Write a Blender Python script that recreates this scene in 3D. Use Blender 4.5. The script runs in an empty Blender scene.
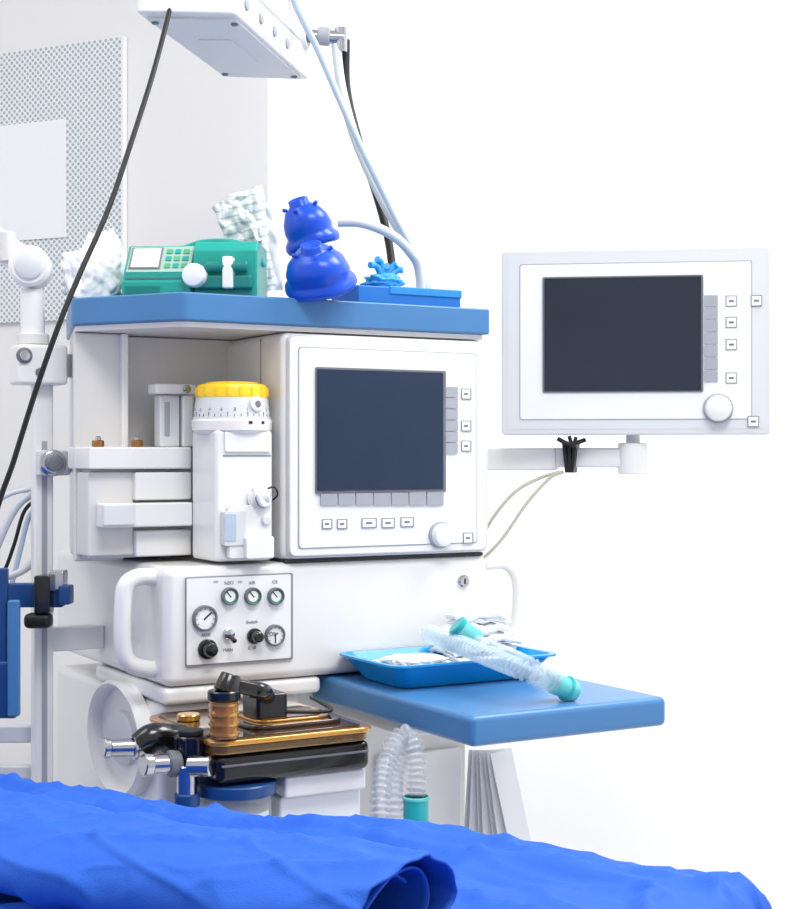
import bpy, math, random
from mathutils import Vector, Matrix, noise
random.seed(3)
sc=bpy.context.scene
sc.view_settings.view_transform='Standard'
F=1533.0; CX=400.0; CY=454.5; CAMZ=1.18
I4=Matrix.Identity(4)
# machine frame (front-left corner of the top shelf), x along the front, y into depth
M=Matrix.Translation((-0.3085,2.15,0))@Matrix.Rotation(math.radians(30),4,'Z')
MI=M.inverted()
def ray(u,v): return Vector(((u-CX)/F,1,-(v-CY)/F))
C=Vector((0,0,CAMZ))
def pw(u,v,Y): return C+ray(u,v)*Y
def pl(u,v,Y): return MI@pw(u,v,Y)
def pt(u,v,t):
    a=MI@C; b=MI.to_3x3()@ray(u,v); return a+b*((t-a.y)/b.y)
def ps(u,v,s):
    a=MI@C; b=MI.to_3x3()@ray(u,v); return a+b*((s-a.x)/b.x)
def pz(u,v,z):
    r=ray(u,v); return C+r*((z-CAMZ)/r.z)
def plz(u,v,z): return MI@pz(u,v,z)

# ---------- materials
def lin(c):
    return tuple(((x/255)/12.92 if x/255<=0.04045 else ((x/255+0.055)/1.055)**2.4) for x in c)
def mat(name,rgb,rough=.45,metal=0,trans=0,coat=0,bump=0,bscale=40,alpha=1,ior=1.45,sheen=0,var=0,spec=.5):
    m=bpy.data.materials.new(name); m.use_nodes=True
    nt=m.node_tree; b=nt.nodes['Principled BSDF']
    c=lin(rgb)
    b.inputs['Base Color'].default_value=(*c,1)
    b.inputs['Roughness'].default_value=rough
    b.inputs['Metallic'].default_value=metal
    b.inputs['Transmission Weight'].default_value=trans
    b.inputs['Coat Weight'].default_value=coat
    b.inputs['Alpha'].default_value=alpha
    b.inputs['IOR'].default_value=ior
    b.inputs['Sheen Weight'].default_value=sheen
    b.inputs['Specular IOR Level'].default_value=spec
    if bump or var:
        tc=nt.nodes.new('ShaderNodeTexCoord'); n=nt.nodes.new('ShaderNodeTexNoise')
        n.inputs['Scale'].default_value=bscale; n.inputs['Detail'].default_value=4
        nt.links.new(tc.outputs['Object'],n.inputs['Vector'])
        if bump:
            bp=nt.nodes.new('ShaderNodeBump'); bp.inputs['Strength'].default_value=bump; bp.inputs['Distance'].default_value=.004
            nt.links.new(n.outputs['Fac'],bp.inputs['Height']); nt.links.new(bp.outputs['Normal'],b.inputs['Normal'])
        if var:
            r=nt.nodes.new('ShaderNodeMix'); r.data_type='RGBA'
            r.inputs[6].default_value=(*[x*(1-var) for x in c],1); r.inputs[7].default_value=(*[min(1,x*(1+var)) for x in c],1)
            nt.links.new(n.outputs['Fac'],r.inputs[0]); nt.links.new(r.outputs[2],b.inputs['Base Color'])
    return m
WHITE=mat('machine_white',(233,232,231),.3,bump=.02,bscale=300,coat=.2)
WHITE2=mat('machine_warm_white',(217,216,214),.4)
GREYW=mat('panel_grey_white',(212,215,218),.45)
PANEL=mat('panel_light',(233,235,236),.4)
LGREY=mat('key_grey',(160,163,172),.5)
MGREY=mat('mid_grey',(110,113,120),.45)
LINE=mat('line_grey',(140,142,148),.6)
GAP=mat('shadow_gap_dark',(60,60,62),.7)
BLUE=mat('shelf_blue',(68,122,174),.32,var=.05,bscale=6)
BLUE_T=mat('tray_blue',(14,150,218),.22)
DRAPE=mat('drape_blue',(20,86,192),.72,bump=.22,bscale=700,var=.06)
RUBBER=mat('mask_blue',(12,74,196),.3,var=.1,bscale=12)
BOXB=mat('carton_blue',(24,110,190),.5)
CYAN=mat('glove_cyan',(60,160,222),.5)
TEAL=mat('pump_teal',(28,156,144),.35)
TEALD=mat('pump_teal_dark',(14,122,116),.4)
TEALC=mat('connector_teal',(110,218,216),.15,alpha=.72)
TEALG=mat('connector_green',(40,170,175),.3)
LCD=mat('lcd_green',(160,188,178),.25)
BLACK=mat('black_plastic',(13,13,15),.22,coat=.3)
BLACKR=mat('black_rubber',(20,20,22),.5)
STEEL=mat('steel',(185,187,192),.16,metal=1)
BRASS=mat('brass',(170,120,70),.3,metal=1)
YEL=mat('dial_yellow',(247,205,40),.35)
NAVY=mat('navy_plastic',(22,66,124),.35)
AMBER=mat('amber_polished',(210,150,66),.12,metal=.65,coat=.8)
AMBERG=mat('amber_translucent',(236,172,70),.05,trans=.8,coat=.6)
AMBER2=mat('amber_dark',(66,42,24),.06,coat=1,var=.35,bscale=9)
SCR=mat('screen_glass',(25,44,70),.05,var=.4,bscale=3.5,spec=.35,coat=.15)  # noise in base colour: smudgy tones standing in for glass reflections
SCR2=mat('screen_glass_dark',(34,42,56),.06,var=.4,bscale=3.5,spec=.35,coat=.15)  # uneven reflections likewise put into the base colour by noise
HOSE=mat('hose_pale',(206,211,217),.35)
HOSEB=mat('hose_pale_blue',(176,192,210),.35)
CREAM=mat('cable_cream',(200,198,182),.5)
CLEAR=mat('clear_corrugated',(206,214,220),.06,alpha=.34,coat=.5)
CLEARW=mat('white_corrugated',(206,226,234),.06,alpha=.36,coat=.5)
PAPER=mat('paper',(240,240,242),.7)
SHEET=mat('sheet_grey',(226,227,230),.7)
GAUZE=mat('gauze',(238,240,242),.85,bump=.2,bscale=150)
FILM=mat('plastic_film',(232,237,240),.12,alpha=.7)
GREEN=mat('gauge_green',(80,160,120),.5)
WALL=mat('wall_white_paint',(241,241,242),.8,bump=.03,bscale=60)
WALLG=mat('wall_grey_paint',(233,232,233),.8,bump=.03,bscale=60)
WALLR=mat('wall_return_paint',(226,226,228),.8)
FLOOR=mat('floor_vinyl',(222,224,228),.35,var=.03,bscale=3)
CEIL=mat('ceiling_white',(240,240,240),.85)

# ---------- builders
class Grp:
    def __init__(s,name,origin,space=None,rotz=0):
        s.S=M if space is None else space
        s.G=s.S@Matrix.Translation(Vector(origin))@Matrix.Rotation(math.radians(rotz),4,'Z')
        s.e=bpy.data.objects.new(name,None); s.e.empty_display_size=.05
        sc.collection.objects.link(s.e); s.e.matrix_world=s.G
        s.K=s.G.inverted()@s.S
W=I4
def mk(g,name,verts,faces,m,X=I4,bevel=0,smooth=False,seg=3,sub=0,solid=0,ang=40):
    T=(g.K@X) if g else X
    me=bpy.data.meshes.new(name); me.from_pydata([T@Vector(v) for v in verts],[],faces); me.update()
    me.validate()
    o=bpy.data.objects.new(name,me); sc.collection.objects.link(o)
    if g: o.parent=g.e
    me.materials.append(m)
    import bmesh
    bm=bmesh.new(); bm.from_mesh(me); bmesh.ops.recalc_face_normals(bm,faces=bm.faces); bm.to_mesh(me); bm.free()
    if smooth or bevel or sub:
        for p in me.polygons: p.use_smooth=True
    if smooth and not bevel and not sub and ang<180: me.set_sharp_from_angle(angle=math.radians(ang))
    if solid:
        q=o.modifiers.new('Solid','SOLIDIFY'); q.thickness=solid; q.offset=0
    if bevel:
        q=o.modifiers.new('Bevel','BEVEL'); q.width=bevel; q.segments=seg; q.limit_method='ANGLE'; q.angle_limit=math.radians(35)
        w=o.modifiers.new('WN','WEIGHTED_NORMAL'); w.keep_sharp=True
    if sub:
        q=o.modifiers.new('Sub','SUBSURF'); q.levels=sub; q.render_levels=sub
    return o
BF=[(0,1,2,3),(7,6,5,4),(0,4,5,1),(1,5,6,2),(2,6,7,3),(3,7,4,0)]
def box(g,name,lo,hi,m,bevel=.003,X=I4,seg=3):
    x0,y0,z0=lo;x1,y1,z1=hi
    v=[(x0,y0,z0),(x1,y0,z0),(x1,y1,z0),(x0,y1,z0),(x0,y0,z1),(x1,y0,z1),(x1,y1,z1),(x0,y1,z1)]
    return mk(g,name,v,BF,m,X,bevel,seg=seg)
def cbox(g,name,c,size,m,bevel=.003,R=I4):
    h=[a/2 for a in size]
    return box(g,name,(-h[0],-h[1],-h[2]),(h[0],h[1],h[2]),m,bevel,Matrix.Translation(Vector(c))@R)
def roundpoly(poly,r,n=5):
    out=[];L=len(poly)
    for i in range(L):
        p=Vector(poly[i]);a=Vector(poly[i-1]);b=Vector(poly[(i+1)%L])
        da=(a-p);db=(b-p);rr=min(r,da.length*.45,db.length*.45)
        A=p+da.normalized()*rr;B=p+db.normalized()*rr
        for k in range(n+1):
            t=k/n; out.append(tuple(A*(1-t)**2+p*2*t*(1-t)+B*t*t))
    return out
def prism(g,name,poly,z0,z1,m,X=I4,bevel=0):
    n=len(poly)
    v=[(x,y,z0) for x,y in poly]+[(x,y,z1) for x,y in poly]
    f=[tuple(range(n)),tuple(range(2*n-1,n-1,-1))]+[(i,(i+1)%n,n+(i+1)%n,n+i) for i in range(n)]
    return mk(g,name,v,f,m,X,bevel,smooth=True,ang=30)
FR=Matrix.Rotation(math.radians(90),4,'X')
def rect(g,name,c,w,h,th,r,m,X=None,bevel=0):
    """rounded plate standing upright, facing the -y side of its frame"""
    X=X if X is not None else Matrix.Translation(Vector(c))@FR
    po=roundpoly([(-w/2,-h/2),(w/2,-h/2),(w/2,h/2),(-w/2,h/2)],r) if r>0 else [(-w/2,-h/2),(w/2,-h/2),(w/2,h/2),(-w/2,h/2)]
    return prism(g,name,po,0,th,m,X,bevel)
def plate(g,name,u0,v0,u1,v1,t,th,r,m,bevel=0):
    um=(u0+u1)/2;vm=(v0+v1)/2
    s0=pt(u0,vm,t).x;s1=pt(u1,vm,t).x;z1=pt(um,v0,t).z;z0=pt(um,v1,t).z
    return rect(g,name,((s0+s1)/2,t,(z0+z1)/2),s1-s0,z1-z0,th,r,m,bevel=bevel)
def lathe(g,name,prof,m,X=I4,n=32,ang=35,cap=True):
    v=[];f=[]
    for r,z in prof:
        for k in range(n):
            a=2*math.pi*k/n; v.append((r*math.cos(a),r*math.sin(a),z))
    for i in range(len(prof)-1):
        for k in range(n):
            f.append((i*n+k,i*n+(k+1)%n,(i+1)*n+(k+1)%n,(i+1)*n+k))
    if cap:
        f.append(tuple(range(n))); f.append(tuple((len(prof)-1)*n+k for k in range(n)))
    return mk(g,name,v,f,m,X,smooth=True,ang=ang)
def aim(p,d):
    return Matrix.Translation(Vector(p))@Vector(d).to_track_quat('Z','Y').to_matrix().to_4x4()
def cyl(g,name,p0,p1,r,m,r2=None,n=28,ch=.0015):
    p0=Vector(p0);p1=Vector(p1);L=(p1-p0).length;r2=r if r2 is None else r2
    return lathe(g,name,[(r-ch,0),(r,ch),(r2,L-ch),(r2-ch,L)],m,aim(p0,p1-p0),n)
def knob(g,name,p,r,h,m,d=(0,-1,0)):
    return lathe(g,name,[(r,0),(r,h*.7),(r*.9,h*.93),(r*.7,h)],m,aim(p,d))
def catmull(pts,n=12):
    P=[Vector(p) for p in pts]; P=[P[0]*2-P[1]]+P+[P[-1]*2-P[-2]]
    out=[]
    for i in range(1,len(P)-2):
        a,b,c,d=P[i-1:i+3]
        for k in range(n):
            t=k/n; out.append(.5*((2*b)+(c-a)*t+(2*a-5*b+4*c-d)*t*t+(3*b-a-3*c+d)*t**3))
    out.append(P[-2]); return out
def sweep(g,name,pts,r,m,n=12,res=12,corr=None,flat=None,X=I4):
    Q=catmull(pts,res)
    if corr:
        amp,pitch=corr
        S=[0]
        for i in range(1,len(Q)): S.append(S[-1]+(Q[i]-Q[i-1]).length)
        tot=S[-1];N=int(tot/(pitch/8));R=[];j=0
        for k in range(N+1):
            s=tot*k/N
            while j<len(S)-2 and S[j+1]<s: j+=1
            t=(s-S[j])/max(1e-9,S[j+1]-S[j]); R.append((Q[j].lerp(Q[j+1],t),r+amp*math.cos(2*math.pi*s/pitch)))
    else: R=[(q,r) for q in Q]
    v=[];f=[];up=None
    for i,(q,rr) in enumerate(R):
        t=(R[min(i+1,len(R)-1)][0]-R[max(i-1,0)][0]).normalized()
        if up is None:
            up=t.orthogonal().normalized()
        up=(up-t*up.dot(t)).normalized(); sd=t.cross(up)
        for k in range(n):
            a=2*math.pi*k/n; v.append(q+(up*math.cos(a)+sd*math.sin(a))*rr)
    for i in range(len(R)-1):
        for k in range(n): f.append((i*n+k,i*n+(k+1)%n,(i+1)*n+(k+1)%n,(i+1)*n+k))
    f.append(tuple(range(n)));f.append(tuple((len(R)-1)*n+k for k in range(n)))
    return mk(g,name,v,f,m,X,smooth=True,ang=70)
def crumple(g,name,c,size,m,seed,amp=.3,freq=2.2,X=I4,sub=5,flat=True):
    import bmesh
    bm=bmesh.new(); bmesh.ops.create_icosphere(bm,subdivisions=sub,radius=1)
    v=[];off=Vector((seed*7.1,seed*3.3,seed*1.7))
    for p in bm.verts:
        q=p.co.normalized()
        d=noise.noise(q*freq+off)*amp+abs(noise.noise(q*freq*2.1+off))*amp*.9+noise.noise(q*freq*5+off)*amp*.25
        q=q*(1+d-amp*.2)
        z=q.z
        if flat: z=max(z,-.75)
        v.append(Vector(c)+Vector((q.x*size[0],q.y*size[1],z*size[2])))
    f=[tuple(x.index for x in p.verts) for p in bm.faces]; bm.free()
    return mk(g,name,v,f,m,X,smooth=True,ang=180)
def text(g,name,s,c,size,m,X=None):
    cu=bpy.data.curves.new(name,'FONT'); cu.body=s; cu.size=size; cu.align_x='CENTER'; cu.align_y='CENTER'; cu.extrude=.0002
    cu.materials.append(m)
    o=bpy.data.objects.new(name,cu); sc.collection.objects.link(o); o.parent=g.e
    o.matrix_local=g.K@(X if X is not None else Matrix.Translation(Vector(c))@FR)
    return o

# ================= ROOM
def wallseg(name,a,b,m,z0=0,z1=3.0,th=.08):
    a=Vector((*a,0));b=Vector((*b,0));d=(b-a);L=d.length;ang=math.atan2(d.y,d.x)
    X=Matrix.Translation(a)@Matrix.Rotation(ang,4,'Z')
    o=box(None,name,(0,0,z0),(L,th,z1),m,0)
    o.matrix_world=X; return X,L
pa=pw(268,0,3.3).xy; pb=pw(333,0,3.62).xy
dl=Vector((-math.cos(math.radians(25)),math.sin(math.radians(25))))
le=pa+dl*1.9
XL,LL=wallseg('wall_left_back',le,pa,WALLG)
wallseg('wall_return',pa+(pb-pa)*.12,pb,WALLR,th=.03)
re=pb+Vector((2.6,-.35))
wallseg('wall_back',pb,re,WALL)
wallseg('wall_right',re,(re.x+.5,-.6),WALL)
wallseg('wall_left',(le.x-.6,-.6),le,WALL)
box(None,'floor',(-3.2,-.8,-.05),(3.4,5.0,0),FLOOR,0)
box(None,'ceiling',(-3.2,-.8,3.0),(3.4,5.0,3.05),CEIL,0)
# perforated acoustic panel on left wall
pm=bpy.data.materials.new('perforated_panel'); pm.use_nodes=True
nt=pm.node_tree;B=nt.nodes['Principled BSDF'];B.inputs['Roughness'].default_value=.6
tc=nt.nodes.new('ShaderNodeTexCoord')
def dots(ox,oz):
    mp=nt.nodes.new('ShaderNodeMapping'); mp.inputs['Scale'].default_value=(66,0,66); mp.inputs['Location'].default_value=(ox,0,oz)
    nt.links.new(tc.outputs['Object'],mp.inputs['Vector'])
    fr=nt.nodes.new('ShaderNodeVectorMath'); fr.operation='FRACTION'; nt.links.new(mp.outputs[0],fr.inputs[0])
    sb=nt.nodes.new('ShaderNodeVectorMath'); sb.operation='DISTANCE'; sb.inputs[1].default_value=(.5,0,.5); nt.links.new(fr.outputs[0],sb.inputs[0])
    lt=nt.nodes.new('ShaderNodeMath'); lt.operation='LESS_THAN'; lt.inputs[1].default_value=.26; nt.links.new(sb.outputs['Value'],lt.inputs[0]); return lt
d1=dots(100,100);d2=dots(100.5,100.5)
mx=nt.nodes.new('ShaderNodeMath'); mx.operation='MAXIMUM'; nt.links.new(d1.outputs[0],mx.inputs[0]); nt.links.new(d2.outputs[0],mx.inputs[1])
mc=nt.nodes.new('ShaderNodeMix'); mc.data_type='RGBA'; mc.inputs[6].default_value=(*lin((232,235,236)),1); mc.inputs[7].default_value=(*lin((164,176,182)),1)
nt.links.new(mx.outputs[0],mc.inputs[0]); nt.links.new(mc.outputs[2],B.inputs['Base Color'])
def onwall(u,v):
    Xi=XL.inverted(); a=Xi@C; b=Xi.to_3x3()@ray(u,v); return a+b*(-a.y/b.y)
gp=Grp('perforated_wall_panel',onwall(60,180),space=XL)
p0=onwall(-60,330); p1=onwall(125,38)
box(gp,'panel_sheet',(p0.x-.3,-.012,onwall(125,318).z),(p1.x,-.001,p1.z),pm,.001)
p2=onwall(70,120);p3=onwall(70,238)
box(gp,'blank_area',(p2.x-.55,-.016,p3.z),(p2.x,-.0125,p2.z),PAPER,.001)
box(gp,'trim_edge',(p1.x,-.014,onwall(125,318).z),(p1.x+.006,-.001,p1.z),PAPER,0)

# ================= ANESTHESIA MACHINE
g=Grp('anesthesia_machine',(.25,.2,0))
ZS=1.408; ZL=1.022
foot=[(0,-.008),(.5177,-.008),(.5177,.45),(-.02,.45),(-.107,.155)]
prism(g,'top_shelf',roundpoly(foot,.012),ZS-.040,ZS,BLUE,bevel=.003)
rim=[(.004,.003),(.512,.003),(.512,.445),(-.017,.445),(-.1,.158)]
prism(g,'top_shelf_underside',roundpoly(rim,.012),ZS-.048,ZS-.0405,WHITE)
# left column
sx=pt(125,380,.165).x
prism(g,'left_column',[(-.1,.165),(sx,.165),(sx+.04,.44),(-.018,.44)],ZL+.001,ZS-.049,WHITE2,bevel=.004)
box(g,'column_edge_strip',(sx-.008,.155,ZL+.03),(sx+.002,.2,ZS-.049),WHITE,.002)
box(g,'back_body',(sx+.003,.2,ZL+.001),(.51,.44,ZS-.049),WHITE2,.003)
hs=pt(283,450,0).x
box(g,'display_housing',(hs,0,ZL+.004),(.515,.23,ZS-.049),WHITE,.012,seg=4)
box(g,'housing_side_seam',(hs-.0006,.075,ZL+.01),(hs+.001,.0775,ZS-.055),LINE,0)
box(g,'housing_gap',(hs+.006,.006,ZL-.001),(.51,.2,ZL+.0045),GAP,0)
# bezel
plate(g,'display_bezel_edge',286,338,486,555,0,.006,.012,GREYW,bevel=.002)
plate(g,'display_bezel',288,340,484,553,-.006,.006,.012,WHITE,bevel=.002)
plate(g,'display_face_line',298,350,477,546,-.0119,.0009,.006,LGREY)
plate(g,'display_face',299,351,476,545,-.012,.0015,.006,PANEL)
TF=-.0135
plate(g,'screen_frame',315,369,445,493,TF,.003,.003,MGREY)
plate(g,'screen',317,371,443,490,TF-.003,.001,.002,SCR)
for i in range(7):
    a=320+i*17.7; plate(g,'softkey_%d'%(i+1),a,491.5,a+16.4,505,TF,.003,.001,LGREY)
for i in range(6):
    a=387+i*11.2; plate(g,'sidekey_%d'%(i+1),445,a,457,a+10.2,TF,.003,.001,LGREY)
def icon(g,name,u,v,w=9,h=9):
    plate(g,name+'_border',u-w/2,v-h/2,u+w/2,v+h/2,TF,.0015,.001,LINE)
    plate(g,name+'_face',u-w/2+1,v-h/2+1,u+w/2-1,v+h/2-1,TF-.0015,.0006,.0008,PANEL)
    plate(g,name+'_mark',u-w/5,v-1,u+w/5,v+1,TF-.0021,.0003,0,MGREY)
for i,(u,v) in enumerate([(466,394),(466,426),(466,446)]): icon(g,'icon_key_%d'%i,u,v,10,11)
for i,(u,v,w) in enumerate([(327,524,10),(342,524,10),(369,523,15),(388,523,13),(407,522,13)]): icon(g,'menu_key_%d'%i,u,v,w,10)
icon(g,'power_key',468,538,10,11)
p=pt(440,535,TF); 
knob(g,'rotary_ring',p,.0205,.004,LGREY); knob(g,'rotary_knob',p,.0175,.016,WHITE)
# lower body
LF=-.022
box(g,'lower_body_front',(LF,0,.853),(.5177,.5,ZL),WHITE,.014,seg=5)
box(g,'lower_body_lip_left',(LF,.004,.828),(.225,.3,.852),WHITE,.008,seg=4)
box(g,'lower_cabinet_right',(.2,.065,.13),(.5177,.5,.852),WHITE2,.006)
box(g,'lower_cabinet_left',(LF,.02,.13),(.199,.5,.827),WHITE,.012,seg=4)
box(g,'base_plinth',(-.06,-.05,.085),(.54,.53,.128),MGREY,.01)
for i,(a,b) in enumerate([(-.03,-.02),(.51,-.02),(-.03,.5),(.51,.5)]):
    cyl(g,'caster_wheel_%d'%i,(a-.014,b,.04),(a+.014,b,.04),.04,BLACKR); cyl(g,'caster_stem_%d'%i,(a,b,.05),(a,b,.09),.012,STEEL)
# side bay ring (absorber housing on the left flank)
c=ps(124,736,LF); R=.085
XR=aim((LF,c.y-.01,c.z),(-1,0,0))
XR=Matrix.Translation((LF,c.y-.01,c.z))@Matrix.Diagonal((1,1.42,1,1))@Matrix.Translation((-LF,-(c.y-.01),-c.z))@XR
lathe(g,'side_bay_ring',[(R,0),(R,.016),(R-.005,.022),(R-.011,.016),(R-.014,.004),(R-.03,.002),(.001,.002)],WHITE,XR,48)
lathe(g,'side_bay_cap',[(.04,0),(.04,.01),(.034,.014)],GREYW,XR,32)
# handles
hp=[pt(160,578,.045),pt(140,577,.045),pt(127,584,.045),pt(123,602,.045),pt(123,646,.045),pt(130,663,.045),pt(146,669,.045),pt(162,669,.045)]
sweep(g,'handle_left',hp,.0125,WHITE,16)
hp=[pt(484,566,.06),pt(503,565,.06),pt(513,573,.06),pt(517,590,.06),pt(514,625,.06),pt(505,636,.06),pt(484,640,.06)]
sweep(g,'handle_right',hp,.0075,WHITE,16)
# control panel
plate(g,'gauge_panel_border',185,575,292,663,0,.0035,.003,LINE)
plate(g,'gauge_panel',186.5,576.5,290.5,661.5,-.0035,.001,.003,PANEL)
TP=-.0045
PX=2.17/F
def gauge(g,name,u,v,r,face=PAPER,ang=30):
    p=pt(u,v,TP); r*=PX
    lathe(g,name+'_rim',[(r,0),(r,.006),(r*.94,.0075),(r*.84,.0075),(r*.82,.004),(.0005,.004)],MGREY,aim(p,(0,-1,0)))
    lathe(g,name+'_face',[(r*.82,0),(r*.82,.0003)],face,aim(p+Vector((0,-.004,0)),(0,-1,0)))
    lathe(g,name+'_inner',[(r*.62,0),(r*.62,.0003)],PAPER,aim(p+Vector((0,-.0044,0)),(0,-1,0)))
    X=Matrix.Translation(p+Vector((0,-.005,0)))@FR@Matrix.Rotation(math.radians(ang),4,'Z')
    box(g,name+'_needle',(-r*.06,-r*.15,0),(r*.06,r*.7,.0004),BLACK,0,X)
    for k in range(-4,5):
        Y=Matrix.Translation(p+Vector((0,-.0047,0)))@FR@Matrix.Rotation(math.radians(k*32),4,'Z')
        box(g,name+'_tick',(-r*.03,r*.66,0),(r*.03,r*.8,.0003),MGREY,0,Y)
gauge(g,'airway_gauge',204,618,13,PAPER,-50)
for i,u in enumerate((229,252,275)): gauge(g,'supply_gauge_%d'%i,u,596,9,GREEN,40)
gauge(g,'oxygen_gauge',274,635,11,PAPER,180); text(g,'o2_label','O2+',pt(274,634,-.0105),.008,BLACK)
for n_,u,v,r in (('flow_knob',207,649,10),('mode_knob',254,636,8)):
    p=pt(u,v,TP); knob(g,n_+'_skirt',p,r*PX,.006,BLACK); knob(g,n_,p,r*PX*.72,.02,BLACK)
p=pt(228,634,TP); lathe(g,'toggle_base',[(.008,0),(.008,.006),(.005,.008)],STEEL,aim(p,(0,-1,0))); cyl(g,'toggle_lever',p,p+Vector((0,-.025,-.008)),.0035,BLACK)
for i,(u,v,s_) in enumerate([(229,583,'N2O'),(252,583,'AIR'),(275,582,'O2'),(252,622,'Switch'),(206,635,'AUX'),(228,650,'MAN'),(252,648,'0..10'),(216,582,'<>'),(240,582,'<>')]):
    text(g,'panel_label_%d'%i,s_,pt(u,v,TP-.0004),.0068,MGREY)
p=pt(463,581,0); lathe(g,'key_switch',[(.0095,0),(.0095,.004),(.008,.006)],STEEL,aim(p,(0,-1,0))); cbox(g,'key_slot',p+Vector((0,-.0065,0)),(.002,.001,.009),BLACK,0)
# vaporizer manifold & brackets
def bx(name,u0,v0,u1,v1,t0,t1,m,bev=.003):
    um=(u0+u1)/2;vm=(v0+v1)/2
    return box(g,name,(pt(u0,vm,t0).x,t0,pt(um,v1,t0).z),(pt(u1,vm,t0).x,t1,pt(um,v0,t0).z),m,bev)
bx('manifold_bar',89,447,192,469,.10,.199,WHITE)
bx('manifold_recess',90,469,192,557,.128,.199,GREYW,.001)
bx('manifold_block',88,472,134,556,.115,.199,WHITE2)
bx('manifold_slide_top',135,472,192,500,.105,.199,WHITE)
bx('manifold_clamp',103,503,193,527,.085,.199,WHITE)
bx('manifold_clamp_pad',103,504,136,526,.078,.085,GREYW)
bx('manifold_slide_low',136,530,192,556,.105,.199,WHITE)
bx('lock_post',160,395,180,447,.12,.145,GREYW)
bx('lock_post_slot',165,402,170,436,.118,.121,LGREY,.001)
bx('lock_post_side',183,395,194,447,.115,.14,WHITE)
bx('lock_lever',156,384,196,394,.11,.145,WHITE)
for i,u in enumerate((98,137)):
    q=pt(u,447,.13); cyl(g,'brass_fitting_%d'%i,q,q+Vector((0,0,.010)),.009,BRASS); cyl(g,'brass_tip_%d'%i,q,q+Vector((0,0,.016)),.004,STEEL)
q=pt(186,389,.11); cyl(g,'lock_screw',q,q+Vector((0,-.006,0)),.006,STEEL)
# accessory pole on left flank
q=pl(42,450,2.32); px,py=q.x,q.y
box(g,'accessory_pole',(px-.015,py-.012,.13),(px+.015,py+.012,1.31),WHITE,.005)
box(g,'pole_slot',(px-.004,py-.0135,.2),(px+.004,py-.0115,1.20),LGREY,0)
for nm,v in (('pole_bracket_top',365),('pole_bracket_mid',463),('pole_bracket_low',640)):
    z=pl(42,v,2.32).z; box(g,nm,(px+.01,py-.01,z-.018),(LF if v==640 else -.04,py+.02,z+.018),WHITE,.003)
# upper clamp + swing arm
z=pl(35,365,2.30).z
box(g,'arm_clamp_block',(px-.045,py-.035,z-.03),(px+.03,py+.02,z+.03),WHITE,.006)
k=pl(22,356,2.28); knob(g,'arm_clamp_screw_ring',(k.x,py-.035,k.z),.012,.004,MGREY); knob(g,'arm_clamp_screw',(k.x,py-.037,k.z),.008,.006,STEEL)
k=pl(40,372,2.28); knob(g,'arm_clamp_bolt',(k.x,py-.035,k.z),.006,.004,MGREY)
cyl(g,'swing_arm_post',pl(33,345,2.31),pl(32,290,2.31),.018,WHITE)
cyl(g,'swing_arm_collar',pl(33,345,2.31),pl(33,334,2.31),.024,WHITE2)
a0=pl(31,268,2.31)
lathe(g,'swing_arm_joint',[(.026,-.03),(.031,-.026),(.031,.026),(.026,.03)],WHITE,aim(a0,MI.to_3x3()@Vector((.15,-1,0))))
lathe(g,'swing_arm_joint_cap',[(.02,0),(.02,.004),(.016,.006)],GREYW,aim(a0+(MI.to_3x3()@Vector((.15,-1,0))).normalized()*.03,MI.to_3x3()@Vector((.15,-1,0))))
cyl(g,'swing_arm_link',a0,pl(-60,200,2.35),.022,WHITE)
cyl(g,'swing_arm_tip',pl(6,232,2.30),pl(8,262,2.30),.013,WHITE2)
# mid knob clamp
z=pl(54,463,2.29); box(g,'rail_clamp',(z.x-.02,py-.03,z.z-.019),(z.x+.026,py-.012,z.z+.019),GREYW,.003)
knob(g,'rail_knob_ring',(z.x,py-.03,z.z),.02,.008,STEEL); knob(g,'rail_knob',(z.x,py-.036,z.z),.013,.014,MGREY)
# lower navy clamp assembly
def wb(name,u0,v0,u1,v1,Y,th,m,bev=.003):
    a=pl(u0,v0,Y);b=pl(u1,v1,Y); c_=pl((u0+u1)/2,(v0+v1)/2,Y)
    cbox(g,name,c_,((b-a).xy.length,th,abs(b.z-a.z)),m,bev,Matrix.Rotation(math.radians(-30),4,'Z'))
wb('rail_holder_bar',-40,583,64,607,2.27,.02,NAVY)
wb('rail_holder_jaw',36,575,52,613,2.25,.03,BLACK)
wb('rail_holder_grip',25,613,52,628,2.25,.03,BLACKR,.008)
wb('rail_holder_plate',50,570,66,590,2.27,.03,STEEL)
wb('rail_holder_edge',60,585,72,604,2.26,.03,NAVY)
wb('side_basket_panel',-60,660,18,718,2.2,.02,NAVY,.006)
wb('side_basket_stem',-2,568,8,665,2.2,.015,NAVY)
wb('side_basket_front',8,600,20,716,2.19,.012,BLUE,.003)
wb('side_rail_lower',-60,725,34,742,2.35,.02,GREYW)
wb('side_rail_low2',-60,765,34,778,2.35,.02,GREYW)
for i,(pts,mm,r) in enumerate([([(35,492),(18,505),(4,530),(-12,570)],HOSE,.006),([(38,498),(24,512),(14,545),(2,575),(-15,590)],BLACKR,.003),([(38,505),(28,520),(18,560),(8,600)],HOSEB,.004),([(36,560),(20,572),(-5,580)],HOSE,.006),([(38,488),(10,494),(-20,512)],HOSE,.004)]):
    sweep(g,'side_cable_%d'%i,[pl(u,v,2.34) for u,v in pts],r,mm,10)
# ------- pull-out work table
D=.85
box(g,'work_table',(.235,-.39,D-.040),(.552,.062,D),BLUE,.009,seg=4)
box(g,'work_table_bracket',(.26,-.18,D-.062),(.50,.062,D-.0405),WHITE2,.004)
bx('drawer_front',378,752,462,850,.055,.065,WHITE,.003)

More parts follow.
